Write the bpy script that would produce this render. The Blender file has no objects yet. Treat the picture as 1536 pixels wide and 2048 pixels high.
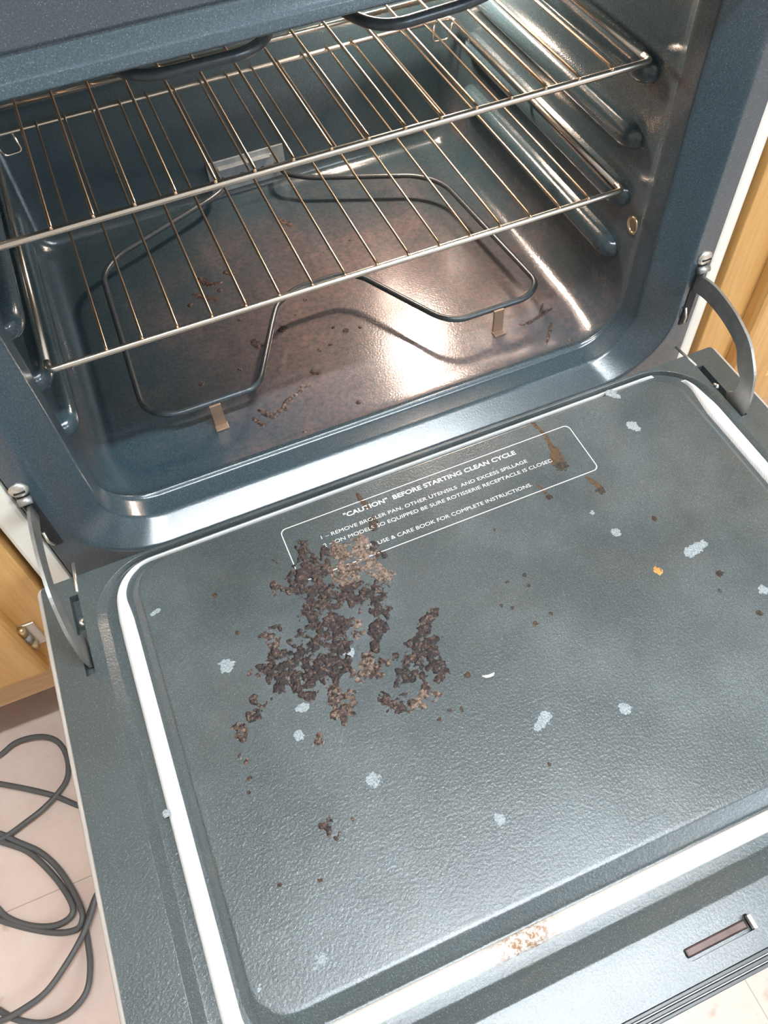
import bpy, bmesh, math, random
import numpy as np
from mathutils import Vector, Matrix
PI = math.pi
random.seed(7)
SC = bpy.context.scene
COL = SC.collection

# ------------------------------------------------------------------ camera
RM = [[0.92194, 0.344093, -0.177836], [-0.384377, 0.75617, -0.529585], [-0.047752, 0.556602, 0.829406]]
cam_data = bpy.data.cameras.new('camera')
cam_data.sensor_fit = 'HORIZONTAL'; cam_data.sensor_width = 36.0
cam_data.lens = 1621.07 * 36.0 / 1536.0
cam_data.clip_start = 0.01; cam_data.clip_end = 50
cam = bpy.data.objects.new('camera', cam_data); COL.objects.link(cam)
M4 = Matrix([[*RM[0], -0.19107], [*RM[1], -0.50820], [*RM[2], 0.65028], [0, 0, 0, 1]])
cam.matrix_world = M4
SC.camera = cam
# ------------------------------------------------------------------ world, exposure
world = bpy.data.worlds.new('world'); SC.world = world
world.use_nodes = True
world.node_tree.nodes['Background'].inputs[0].default_value = (0.75, 0.85, 1.0, 1)
world.node_tree.nodes['Background'].inputs[1].default_value = 0.3
SC.view_settings.view_transform = 'Standard'
SC.view_settings.look = 'None'
SC.view_settings.gamma = 1.0
SC.view_settings.use_curve_mapping = False
SC.view_settings.exposure = 0.6
CEIL_EMIT = 85.0        # kitchen tube fixture on the ceiling
OVEN_LAMP_W = 9.0       # bulb in the upper rear corner of the oven
FILL_W = 40.0         # added unseen fill that brightens side panels and cabinets
LX, LY, LZ = 0.215, 0.486, 0.290   # oven bulb

# ------------------------------------------------------------------ helpers
def smooth(me, on=True, angle=None):
    me.polygons.foreach_set('use_smooth', [on] * len(me.polygons))

def mesh_obj(name, verts, faces, mat, parent=None, sm=True):
    me = bpy.data.meshes.new(name)
    me.from_pydata([tuple(v) for v in verts], [], faces)
    me.update()
    if sm: smooth(me)
    if mat: me.materials.append(mat)
    o = bpy.data.objects.new(name, me); COL.objects.link(o)
    if parent: o.parent = parent
    return o

def bm_obj(name, bm, mat, parent=None, sm=False):
    me = bpy.data.meshes.new(name)
    bmesh.ops.recalc_face_normals(bm, faces=bm.faces)
    bm.to_mesh(me); bm.free()
    if sm: smooth(me)
    if mat: me.materials.append(mat)
    o = bpy.data.objects.new(name, me); COL.objects.link(o)
    if parent: o.parent = parent
    return o

def empty(name, loc=(0, 0, 0)):
    o = bpy.data.objects.new(name, None); o.location = loc; COL.objects.link(o)
    return o

def tag(o, label, cat, group=None):
    o['label'] = label; o['category'] = cat
    if group: o['group'] = group
    return o

def struct(o):
    o['kind'] = 'structure'; return o

def box_bm(bm, x0, x1, y0, y1, z0, z1, bev=0.0, seg=2):
    r = bmesh.ops.create_cube(bm, size=1.0)
    vs = r['verts']
    for v in vs:
        v.co = Vector(((x0 + x1) / 2 + v.co.x * (x1 - x0), (y0 + y1) / 2 + v.co.y * (y1 - y0), (z0 + z1) / 2 + v.co.z * (z1 - z0)))
    if bev > 0:
        es = list({e for v in vs for e in v.link_edges})
        bmesh.ops.bevel(bm, geom=es, offset=bev, segments=seg, affect='EDGES', profile=0.5)
    return bm

def box(name, x0, x1, y0, y1, z0, z1, mat, parent=None, bev=0.0, sm=False):
    bm = bmesh.new(); box_bm(bm, x0, x1, y0, y1, z0, z1, bev)
    return bm_obj(name, bm, mat, parent, sm)

def fillet(pts, r, n=7, closed=False):
    """round the corners of a polyline; r is one radius or one per point"""
    P = [Vector(q) for q in pts]; N = len(P); out = []
    rr = r if isinstance(r, (list, tuple)) else [r] * N
    for i in range(N):
        if not closed and i in (0, N - 1):
            out.append(P[i]); continue
        a, b, c = P[i - 1], P[i], P[(i + 1) % N]
        d1 = (a - b); d2 = (c - b)
        k = min(rr[i], d1.length * 0.48, d2.length * 0.48)
        p1 = b + d1.normalized() * k; p2 = b + d2.normalized() * k
        for t in range(n + 1):
            t /= n
            out.append(p1 * (1 - t) ** 2 + b * 2 * t * (1 - t) + p2 * t * t)
    return out

def catmull(pts, n=6):
    P = [Vector(q) for q in pts]; out = []
    for i in range(len(P) - 1):
        p0 = P[max(i - 1, 0)]; p1 = P[i]; p2 = P[i + 1]; p3 = P[min(i + 2, len(P) - 1)]
        for k in range(n):
            t = k / n
            out.append(0.5 * ((2 * p1) + (p2 - p0) * t + (2 * p0 - 5 * p1 + 4 * p2 - p3) * t * t + (3 * p1 - p0 - 3 * p2 + p3) * t ** 3))
    out.append(P[-1]); return out

def tube_geo(path, r, n=10, closed=False, ends=True):
    P = [Vector(q) for q in path]; N = len(P)
    V = []; F = []
    up = None
    for i in range(N):
        if closed: t = (P[(i + 1) % N] - P[i - 1]).normalized()
        else: t = (P[min(i + 1, N - 1)] - P[max(i - 1, 0)]).normalized()
        if up is None:
            up = Vector((0, 0, 1)) if abs(t.z) < 0.9 else Vector((1, 0, 0))
        u = (up - t * up.dot(t)).normalized(); w = t.cross(u); up = u
        ri = r[i] if isinstance(r, (list, tuple)) else r
        for k in range(n):
            a = 2 * PI * k / n
            V.append(P[i] + (u * math.cos(a) + w * math.sin(a)) * ri)
    m = N if closed else N - 1
    for i in range(m):
        for k in range(n):
            a = i * n + k; b = i * n + (k + 1) % n
            c = ((i + 1) % N) * n + (k + 1) % n; d = ((i + 1) % N) * n + k
            F.append((a, b, c, d))
    if not closed and ends:
        F.append(tuple(range(n - 1, -1, -1))); F.append(tuple((N - 1) * n + k for k in range(n)))
    return V, F

def tube(name, path, r, mat, parent=None, n=10, closed=False):
    V, F = tube_geo(path, r, n, closed)
    return mesh_obj(name, V, F, mat, parent)

def rrect(x0, x1, z0, z1, r, n=10):
    """rounded rectangle, counter-clockwise, 4*(n+1) points; r one radius or four (br, tr, tl, bl)"""
    rs = r if isinstance(r, (list, tuple)) else [r] * 4
    out = []
    cs = [(x1, z0, -PI / 2, -1, 1), (x1, z1, 0, -1, -1), (x0, z1, PI / 2, 1, -1), (x0, z0, PI, 1, 1)]
    for (cx, cz, a0, sx, sz), q in zip(cs, rs):
        ox, oz = cx + sx * q, cz + sz * q
        for k in range(n + 1):
            a = a0 + PI / 2 * k / n
            out.append((ox + q * math.cos(a), oz + q * math.sin(a)))
    return out

def loft(name, loops, mat, parent=None, cap_last=False, cap_first=False, flip=False):
    n = len(loops[0]); V = [v for L in loops for v in L]; F = []
    for i in range(len(loops) - 1):
        for k in range(n):
            q = (i * n + k, i * n + (k + 1) % n, (i + 1) * n + (k + 1) % n, (i + 1) * n + k)
            F.append(q[::-1] if flip else q)
    if cap_last:
        q = tuple((len(loops) - 1) * n + k for k in range(n)); F.append(q[::-1] if flip else q)
    if cap_first:
        q = tuple(range(n - 1, -1, -1)); F.append(q[::-1] if flip else q)
    return mesh_obj(name, V, F, mat, parent)

# ------------------------------------------------------------------ materials
class NT:
    def __init__(s, name):
        s.m = bpy.data.materials.new(name); s.m.use_nodes = True
        s.t = s.m.node_tree; s.b = s.t.nodes['Principled BSDF']
        s.tc = s.t.nodes.new('ShaderNodeTexCoord')
    def n(s, kind, **kw):
        o = s.t.nodes.new(kind)
        for k, v in kw.items(): setattr(o, k, v)
        return o
    def l(s, a, b): s.t.links.new(a, b)
    def noise(s, scale, detail=2, rough=0.5, vec=None, dist=0.0):
        o = s.n('ShaderNodeTexNoise'); o.inputs['Scale'].default_value = scale
        o.inputs['Detail'].default_value = detail; o.inputs['Roughness'].default_value = rough
        o.inputs['Distortion'].default_value = dist
        s.l(vec if vec else s.tc.outputs['Object'], o.inputs['Vector']); return o
    def mapping(s, scale=(1, 1, 1), rot=(0, 0, 0), loc=(0, 0, 0)):
        o = s.n('ShaderNodeMapping'); o.inputs['Scale'].default_value = scale
        o.inputs['Rotation'].default_value = rot; o.inputs['Location'].default_value = loc
        s.l(s.tc.outputs['Object'], o.inputs['Vector']); return o.outputs[0]
    def ramp(s, fac, stops):
        o = s.n('ShaderNodeValToRGB'); e = o.color_ramp.elements
        while len(e) < len(stops): e.new(0.5)
        for i, (p, c) in enumerate(stops):
            e[i].position = p
            e[i].color = (c, c, c, 1) if isinstance(c, (int, float)) else (*c, 1)
        s.l(fac, o.inputs[0]); return o.outputs[0]
    def mix(s, fac, a, b, blend='MIX'):
        o = s.n('ShaderNodeMix', data_type='RGBA', blend_type=blend)
        for sock, v in ((o.inputs[0], fac), (o.inputs[6], a), (o.inputs[7], b)):
            if hasattr(v, 'links'): s.l(v, sock)
            elif isinstance(v, (int, float)): sock.default_value = v
            else: sock.default_value = (*v, 1)
        return o.outputs[2]
    def math(s, op, a, b=0.5):
        o = s.n('ShaderNodeMath', operation=op)
        for sock, v in ((o.inputs[0], a), (o.inputs[1], b)):
            if hasattr(v, 'links'): s.l(v, sock)
            else: sock.default_value = v
        return o.outputs[0]
    def color(s, c):
        if hasattr(c, 'links'): s.l(c, s.b.inputs['Base Color'])
        else: s.b.inputs['Base Color'].default_value = (*c, 1)
    def rough(s, r, metal=0.0, spec=None):
        if hasattr(r, 'links'): s.l(r, s.b.inputs['Roughness'])
        else: s.b.inputs['Roughness'].default_value = r
        s.b.inputs['Metallic'].default_value = metal
        if spec is not None: s.b.inputs['Specular IOR Level'].default_value = spec
    def bump(s, h, strength=0.3, dist=0.001, prev=None):
        o = s.n('ShaderNodeBump'); o.inputs['Strength'].default_value = strength
        o.inputs['Distance'].default_value = dist
        s.l(h, o.inputs['Height'])
        if prev: s.l(prev, o.inputs['Normal'])
        s.l(o.outputs[0], s.b.inputs['Normal']); return o.outputs[0]

def speckle(k, scale, keep, seed=0.0):
    """white flecks of the porcelain: small discs in a random share of the cells"""
    vo = k.n('ShaderNodeTexVoronoi'); vo.inputs['Scale'].default_value = scale
    k.l(k.mapping(loc=(seed, seed, seed)), vo.inputs['Vector'])
    disc = k.ramp(vo.outputs['Distance'], [(0.16, 1.0), (0.30, 0.0)])
    sep = k.n('ShaderNodeSeparateColor'); k.l(vo.outputs['Color'], sep.inputs[0])
    on = k.math('GREATER_THAN', sep.outputs[0], 1.0 - keep)
    return k.math('MULTIPLY', disc, on), sep.outputs[1]

def enamel(name, base, fleck, keep=0.3, rough=0.22, grime_glow=0.0, haze=0.0, peel=0.25):
    k = NT(name)
    c = k.mix(k.ramp(k.noise(900, 2).outputs[0], [(0.35, 0.0), (0.7, 1.0)]), base, tuple(v * 1.5 for v in base))
    f1, _ = speckle(k, 800, keep)
    c = k.mix(k.math('MULTIPLY', f1, 0.28), c, fleck)
    c = k.mix(k.math('MULTIPLY', k.ramp(k.noise(1300, 2, 0.7).outputs[0], [(0.55, 0.0), (0.75, 1.0)]), 0.22), c, fleck)
    if haze > 0:            # dried cleaner film in uneven patches
        hz = k.math('MULTIPLY', k.ramp(k.noise(7, 3, 0.6).outputs[0], [(0.42, 0.0), (0.68, 1.0)]),
                    k.ramp(k.noise(1500, 3, 0.8).outputs[0], [(0.42, 0.0), (0.72, 1.0)]))
        hp = k.n('ShaderNodeSeparateXYZ'); k.l(k.tc.outputs['Object'], hp.inputs[0])
        inner = k.math('MULTIPLY', k.math('LESS_THAN', k.math('ABSOLUTE', hp.outputs[0], 0), .291), k.math('GREATER_THAN', hp.outputs[1], -.450))
        hz = k.math('MULTIPLY', hz, k.math('ADD', k.math('MULTIPLY', inner, .75), .25))
        c = k.mix(k.math('MULTIPLY', hz, haze), c, (0.42, 0.47, 0.48))
        br = k.math('MULTIPLY', k.ramp(k.noise(11, 4, 0.65, vec=k.mapping(loc=(3, 1, 0))).outputs[0], [(0.5, 0.0), (0.72, 1.0)]),
                    k.ramp(k.noise(400, 3, 0.7).outputs[0], [(0.4, 0.0), (0.7, 1.0)]))
        c = k.mix(k.math('MULTIPLY', br, 0.5), c, (0.13, 0.10, 0.055))
    if grime_glow > 0:           # baked-on brown soil; round bottom patch also has the bulb's pink glow painted in
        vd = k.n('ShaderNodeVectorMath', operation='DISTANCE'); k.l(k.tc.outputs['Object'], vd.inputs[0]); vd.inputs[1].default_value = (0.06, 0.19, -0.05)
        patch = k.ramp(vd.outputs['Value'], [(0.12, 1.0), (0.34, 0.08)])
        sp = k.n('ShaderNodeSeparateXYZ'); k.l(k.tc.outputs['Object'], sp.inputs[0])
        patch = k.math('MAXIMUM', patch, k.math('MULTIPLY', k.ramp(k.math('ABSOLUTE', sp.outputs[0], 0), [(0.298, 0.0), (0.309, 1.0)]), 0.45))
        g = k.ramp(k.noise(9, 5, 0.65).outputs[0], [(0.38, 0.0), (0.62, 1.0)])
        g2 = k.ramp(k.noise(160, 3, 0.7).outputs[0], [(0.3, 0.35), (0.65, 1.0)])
        c = k.mix(k.math('MULTIPLY', k.math('MULTIPLY', k.math('MAXIMUM', g, k.math('MULTIPLY', patch, 0.8)), patch), k.math('MULTIPLY', g2, grime_glow)), c, k.mix(k.ramp(sp.outputs[2], [(0.0, 0.0), (0.03, 1.0)]), (0.26, 0.165, 0.145), (0.055, 0.034, 0.027)))
    k.color(c)
    k.rough(rough)
    k.b.inputs['Coat Weight'].default_value = 0.7; k.b.inputs['Coat Roughness'].default_value = rough * 0.8
    k.bump(k.noise(420, 2, 0.5).outputs[0], peel, 0.0006)
    return k.m

def plain(name, col, rough=0.5, metal=0.0, nscale=0, namp=0.0, bump=0.0, bscale=300, spec=None):
    k = NT(name)
    if nscale:
        k.color(k.mix(k.ramp(k.noise(nscale, 4, 0.6).outputs[0], [(0.3, 0.0), (0.7, 1.0)]), col, tuple(v * (1 - namp) for v in col)))
    else: k.color(col)
    k.rough(rough, metal, spec)
    if bump: k.bump(k.noise(bscale, 3).outputs[0], bump, 0.0005)
    return k.m

M = {}
M['frame'] = enamel('frame_enamel', (0.030, 0.050, 0.062), (0.38, 0.46, 0.48), 0.25, 0.25, peel=0.25)
M['cavity'] = enamel('cavity_enamel', (0.024, 0.046, 0.058), (0.28, 0.33, 0.36), 0.2, 0.18, grime_glow=0.8, peel=0.35)
M['door'] = enamel('door_enamel', (0.040, 0.052, 0.054), (0.5, 0.56, 0.58), 0.3, 0.34, haze=0.42, peel=0.85)
M['white'] = plain('white_painted_steel', (0.86, 0.83, 0.74), 0.25)
M['steel'] = plain('bright_rack_steel', (0.72, 0.66, 0.58), 0.26, 1.0)
M['wire'] = plain('warm_lit_wire', (0.80, 0.58, 0.40), 0.26, 1.0)  # warm reflections on the wires put into the steel colour
M['hinge'] = plain('dull_hinge_steel', (0.46, 0.46, 0.44), 0.42, 0.85, 60, 0.3)
M['silver'] = plain('silver_steel', (0.75, 0.72, 0.66), 0.3, 0.9)
M['element'] = plain('element_sheath', (0.07, 0.085, 0.095), 0.33, 0.3, 250, 0.4, 0.2, 500)
M['bracket'] = plain('heat_tinted_steel', (0.33, 0.23, 0.16), 0.4, 0.5)
M['plate'] = plain('terminal_steel', (0.34, 0.39, 0.41), 0.42, 0.35, 90, 0.3)
M['black'] = plain('black_trim', (0.02, 0.022, 0.025), 0.3)
M['dark'] = plain('dark_hollow', (0.012, 0.012, 0.014), 0.7)
M['text'] = plain('printed_white', (0.85, 0.86, 0.86), 0.5)
M['cord'] = plain('grey_cord_rubber', (0.095, 0.092, 0.09), 0.5)
M['brass'] = plain('brass_ring', (0.62, 0.5, 0.3), 0.3, 0.9)

# gasket: woven white glass-fibre rope, fine ribs and a scorched patch
k = NT('gasket_rope')
w = k.n('ShaderNodeTexWave'); w.inputs['Scale'].default_value = 260; w.inputs['Distortion'].default_value = 0.5
k.l(k.mapping(rot=(0, 0, 0.35)), w.inputs['Vector'])
c = k.mix(k.ramp(w.outputs['Fac'], [(0.2, 0.0), (0.6, 1.0)]), (0.84, 0.82, 0.79), (0.93, 0.92, 0.9))
vd = k.n('ShaderNodeVectorMath', operation='DISTANCE'); k.l(k.tc.outputs['Object'], vd.inputs[0]); vd.inputs[1].default_value = (-0.100, -0.472, 0)
sc = k.math('MULTIPLY', k.ramp(vd.outputs['Value'], [(0.01, 1.0), (0.035, 0.0)]), k.ramp(k.noise(260, 4, 0.7).outputs[0], [(0.4, 0.0), (0.6, 1.0)]))
c = k.mix(sc, c, (0.33, 0.17, 0.07))
k.color(c); k.rough(0.75); k.bump(w.outputs['Fac'], 0.35, 0.0004); M['gasket'] = k.m

# burnt food: lumpy glossy dark brown with tan scum, mixed by a per-point tone of the residue itself
def crust_mat(name, dark, mid, light):
    k = NT(name)
    at = k.n('ShaderNodeAttribute', attribute_name='tone')
    nz = k.noise(330, 4, 0.7).outputs[0]
    f = k.math('ADD', k.math('MULTIPLY', at.outputs['Fac'], 0.42), k.math('SUBTRACT', k.math('MULTIPLY', nz, 2.3), 0.88))
    k.color(k.ramp(f, [(0.2, dark), (0.45, mid), (0.88, light)]))
    k.rough(0.38); k.bump(k.noise(700, 3, 0.7).outputs[0], 0.8, 0.0012)
    return k.m
M['crust'] = crust_mat('burnt_food', (0.010, 0.007, 0.010), (0.060, 0.032, 0.022), (0.29, 0.21, 0.16))
M['amber'] = crust_mat('amber_grease', (0.008, 0.006, 0.006), (0.040, 0.020, 0.006), (0.095, 0.052, 0.014))
M['rust'] = crust_mat('orange_speck', (0.5, 0.18, 0.03), (0.6, 0.24, 0.05), (0.7, 0.35, 0.1))
M['limescale'] = plain('dried_white_cleaner', (0.44, 0.50, 0.52), 0.6, 0.0, 900, 0.7, 0.6, 700)
M['fragment'] = plain('pale_fragment', (0.8, 0.78, 0.72), 0.5)

# oak
def oak(name, a, b, ax='z'):
    k = NT(name)
    sc = {'z': (14, 14, 0.9), 'x': (0.9, 14, 14)}[ax]
    v = k.mapping(scale=sc)
    n1 = k.noise(2.2, 5, 0.6, vec=v, dist=0.6).outputs[0]
    n2 = k.noise(14, 4, 0.7, vec=v).outputs[0]
    c = k.mix(k.ramp(n1, [(0.3, 0.0), (0.7, 1.0)]), a, b)
    c = k.mix(k.math('MULTIPLY', k.ramp(n2, [(0.45, 0.0), (0.7, 1.0)]), 0.35), c, tuple(q * 0.6 for q in b))
    k.color(c); k.rough(0.38); k.bump(n2, 0.12, 0.0006); return k.m
M['oak'] = oak('honey_oak', (0.74, 0.45, 0.17), (0.60, 0.32, 0.095))
M['rim'] = plain('beige_door_rim', (0.52, 0.46, 0.41), 0.4)
M['oak_rail'] = oak('pale_oak', (0.72, 0.47, 0.25), (0.6, 0.34, 0.14), 'x')
M['toe'] = plain('dark_toe_board', (0.16, 0.10, 0.07), 0.6)

# vinyl tiles, 30.5 cm, thin joints at x = 0.145 + n*0.305, y = -0.19 + n*0.305
k = NT('floor_tiles')
tv = k.mapping(scale=(1 / 0.305,) * 3, loc=(-0.145 / 0.305, 0.195 / 0.305, 0))
sx = k.n('ShaderNodeSeparateXYZ'); k.l(tv, sx.inputs[0])
def joint(o):
    fr = k.math('FRACT', k.math('ADD', o, 100.5)); d = k.math('ABSOLUTE', k.math('SUBTRACT', fr, 0.5), 0)
    return k.math('LESS_THAN', d, 0.0022)
jn = k.math('MAXIMUM', joint(sx.outputs[0]), joint(sx.outputs[1]))
c = k.mix(k.ramp(k.noise(7, 4, 0.6).outputs[0], [(0.3, 0.0), (0.7, 1.0)]), (0.72, 0.56, 0.47), (0.66, 0.48, 0.41))
c = k.mix(k.math('MULTIPLY', k.ramp(k.noise(40, 5, 0.7).outputs[0], [(0.35, 0.0), (0.7, 1.0)]), 0.4), c, (0.74, 0.64, 0.56))
c = k.mix(k.math('MULTIPLY', k.ramp(k.noise(26, 3, 0.5, vec=k.mapping(loc=(5, 3, 0))).outputs[0], [(0.70, 0.0), (0.76, 1.0)]), 0.5), c, (0.40, 0.25, 0.15))
c = k.mix(k.math('MULTIPLY', jn, 0.6), c, (0.25, 0.2, 0.18))
k.color(c); k.rough(0.32); k.bump(k.noise(60, 3).outputs[0], 0.1, 0.001); M['tiles'] = k.m
M['wall'] = plain('painted_wall', (0.62, 0.60, 0.56), 0.8, 0.0, 5, 0.06)
M['ceil'] = plain('white_ceiling', (0.8, 0.8, 0.8), 0.85, 0.0, 8, 0.05)
k = NT('fixture_diffuser'); k.color((0.9, 0.9, 0.9)); k.b.inputs['Emission Color'].default_value = (0.86, 0.94, 1.0, 1)
k.b.inputs['Emission Strength'].default_value = CEIL_EMIT; M['lamp'] = k.m
k = NT('front_fill'); k.color((0.9, 0.9, 0.9)); k.b.inputs['Emission Color'].default_value = (0.75, 0.88, 1.0, 1)
k.b.inputs['Emission Strength'].default_value = 4.0; M['fill_emit'] = k.m
k = NT('warm_bulb'); k.color((1, 0.9, 0.8)); k.b.inputs['Emission Color'].default_value = (1.0, 0.80, 0.66, 1)
k.b.inputs['Emission Strength'].default_value = 15.0; M['bulb'] = k.m

# ------------------------------------------------------------------ room
FZ = -0.36; CZ_ = 2.04; RX0, RX1, RY0, RY1 = -2.0, 2.0, -2.5, 0.68
struct(box('floor', RX0, RX1, RY0, RY1, FZ - 0.05, FZ, M['tiles']))
struct(box('ceiling', RX0, RX1, RY0, RY1, CZ_, CZ_ + 0.05, M['ceil']))
struct(box('wall_left', RX0 - 0.05, RX0, RY0, RY1, FZ, CZ_, M['wall']))
struct(box('wall_right', RX1, RX1 + 0.05, RY0, RY1, FZ, CZ_, M['wall']))
struct(box('wall_front', RX0, RX1, RY0 - 0.05, RY0, FZ, CZ_, M['wall']))
struct(box('wall_back', RX0, RX1, RY1, RY1 + 0.05, FZ, CZ_, M['wall']))

# ceiling fixture
lamp = empty('ceiling_light', (0.12, -0.55, CZ_))
bm = bmesh.new(); box_bm(bm, -0.64, 0.64, -0.075, 0.075, -0.05, 0.0, 0.006); bm_obj('lamp_housing', bm, M['white'], lamp)
bm = bmesh.new(); box_bm(bm, -0.62, 0.62, -0.045, 0.045, -0.075, -0.05, 0.01); bm_obj('lamp_diffuser', bm, M['lamp'], lamp)
tag(lamp, 'long white tube light fixture on the kitchen ceiling above the oven', 'ceiling light')

# ------------------------------------------------------------------ the oven
oven = empty('oven', (0, 0, FZ))
def P(o):            # keep world coordinates under the oven's base
    o.parent = oven; o.matrix_parent_inverse = Matrix.Translation((0, 0, -FZ)); return o
tag(oven, 'kitchen range oven with speckled dark enamel inside, its soiled door hanging open', 'oven')

def fl(y, hw, zb, zt, r, n=12): return [(x, y, z) for x, z in rrect(-hw, hw, zb, zt, r, n)]
FR = [fl(0.04, .3585, -.13, .552, .003), fl(0.001, .3585, -.13, .552, .003), fl(0, .3575, -.129, .551, .003),
      fl(0, .345, -.072, .432, .084), fl(.0018, .3435, -.070, .429, .083), fl(.0018, .3425, -.069, .428, .083), fl(0, .341, -.0675, .426, .082), fl(-.0003, .336, -.0590, .418, .078),
      fl(.0003, .333, -.0562, .4155, .076), fl(.003, .3305, -.0550, .412, .074),
      fl(.026, .3065, -.0445, .3945, .056), fl(.0295, .3045, -.0430, .3925, .054), fl(.032, .3040, -.0428, .3920, .053),
      fl(.0500, .3030, -.0425, .3915, .052), fl(.0535, .3030, -.0405, .3915, .051), fl(.0550, .3035, -.0385, .3915, .051), fl(.0570, .3040, -.0385, .3915, .050),
      fl(.0590, .3045, -.0405, .392, .049), fl(.0620, .3050, -.0405, .392, .048), fl(.0640, .3055, -.0430, .393, .047)]
for q_ in (3, 4, 5, 6):      # the shallow groove runs along the top only
    FR[q_] = [(x, y if z > .36 else 0.0, z) for x, y, z in FR[q_]]
TOPY = {7: (-.0010, None), 8: (-.0042, .4165), 9: (-.0036, .4148), 10: (-.0062, .4105), 11: (-.0052, .4085), 12: (-.0010, .4070)}
for q_, (yt, zt_) in TOPY.items():      # along the top the ring is a rolled edge standing a little proud
    n_ = []
    z_hi = max(z for _, _, z in FR[q_])
    for x, y, z in FR[q_]:
        b_ = min(1, max(0, (z - (z_hi - .05)) / .045)); b_ = b_ * b_ * (3 - 2 * b_)
        n_.append((x, y + (yt - y) * b_, z + ((zt_ - z_hi) * b_ if zt_ else 0)))
    FR[q_] = n_
frame = P(loft('front_frame', FR, M['frame'], flip=True))
def weighted(o):
    w_ = o.modifiers.new('weighted_normal', 'WEIGHTED_NORMAL'); w_.keep_sharp = True; w_.weight = 80
weighted(frame)
CV = [fl(.0640, .3055, -.0430, .393, .047), fl(.070, .3065, -.0446, .396, .045), fl(.085, .308, -.045, .398, .042), fl(.13, .31, -.045, .40, .038), fl(.3, .31, -.045, .40, .038), fl(.498, .31, -.045, .40, .038),
      fl(.507, .3085, -.0437, .3985, .036), fl(.5145, .304, -.040, .394, .034), fl(.519, .298, -.034, .388, .03), fl(.52, .290, -.026, .38, .028)]
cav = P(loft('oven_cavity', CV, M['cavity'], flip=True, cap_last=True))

# embossed rack guides, four on each side wall
def rack_guide(side, z):
    y0, y1 = 0.090, 0.470; V = []; F = []; ny = 34; nk = 12
    for i in range(ny + 1):
        t = i / ny; y = y0 + (y1 - y0) * (0.5 - 0.5 * math.cos(PI * t))
        d = min(y - y0, y1 - y); e = 0.024
        s = 1.0 if d > e else math.sqrt(max(0, 1 - (1 - d / e) ** 2))
        for j in range(nk + 1):
            a = -PI / 2 + PI * j / nk
            ca = math.cos(a); prof = ca ** 0.6 if ca > 0 else 0
            V.append((side * (0.3105 - 0.0160 * prof * s), y, z + 0.0135 * math.sin(a) * (0.25 + 0.75 * s) * 1.0))
    for i in range(ny):
        for j in range(nk):
            q = (i * (nk + 1) + j, i * (nk + 1) + j + 1, (i + 1) * (nk + 1) + j + 1, (i + 1) * (nk + 1) + j)
            F.append(q if side > 0 else q[::-1])
    return P(mesh_obj('rack_guide', V, F, M['cavity']))
for side in (-1, 1):
    for z in (.2455, .180, .1155, .0485): rack_guide(side, z)

# rotisserie socket ring in the right wall
ring = [(0.3062, 0.071 + 0.0078 * math.cos(a), 0.098 + 0.0085 * math.sin(a)) for a in [2 * PI * q / 28 for q in range(28)]]
sock = P(tube('rotisserie_socket', ring, 0.0018, M['brass'], closed=True))
bm = bmesh.new(); bmesh.ops.create_cone(bm, cap_ends=True, segments=28, radius1=.0075, radius2=.0065, depth=.002)
for v in bm.verts: v.co = Vector((0.3066 + v.co.z * .5, 0.071 + v.co.x, 0.098 + v.co.y))
bm_obj('socket_hole', bm, M['bracket'], sock)

# oven lamp in the upper rear right corner
bulb_bm = bmesh.new(); bmesh.ops.create_uvsphere(bulb_bm, u_segments=20, v_segments=12, radius=0.018)
for v in bulb_bm.verts: v.co = Vector((LX + v.co.x, LY + v.co.y, LZ + v.co.z))
bulb = P(bm_obj('oven_lamp', bulb_bm, M['bulb'], sm=True))
bm = bmesh.new(); bmesh.ops.create_cone(bm, cap_ends=True, segments=28, radius1=.032, radius2=.032, depth=.012)
for v in bm.verts: v.co = Vector((LX + v.co.x, 0.514 + v.co.z, LZ + v.co.y))
bm_obj('lamp_socket', bm, M['plate'], bulb)
ld = bpy.data.lights.new('oven_bulb_light', 'POINT'); ld.energy = OVEN_LAMP_W; ld.color = (1.0, 0.76, 0.60); ld.shadow_soft_size = 0.02
lo = bpy.data.objects.new('oven_bulb_light', ld); COL.objects.link(lo); lo.location = (LX, LY - 0.03, LZ)

# added fill light at front right, stands for no known window
wd = bpy.data.lights.new('front_fill', 'AREA'); wd.energy = FILL_W; wd.shape = 'RECTANGLE'; wd.size = 1.0; wd.size_y = 1.0; wd.color = (0.78, 0.89, 1.0)
wo = bpy.data.objects.new('front_fill', wd); COL.objects.link(wo); wo.location = (1.3, -2.42, 1.3)
wo.rotation_euler = (Vector((0, 0, 0.1)) - Vector((1.3, -2.42, 1.3))).to_track_quat('-Z', 'Y').to_euler()

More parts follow.
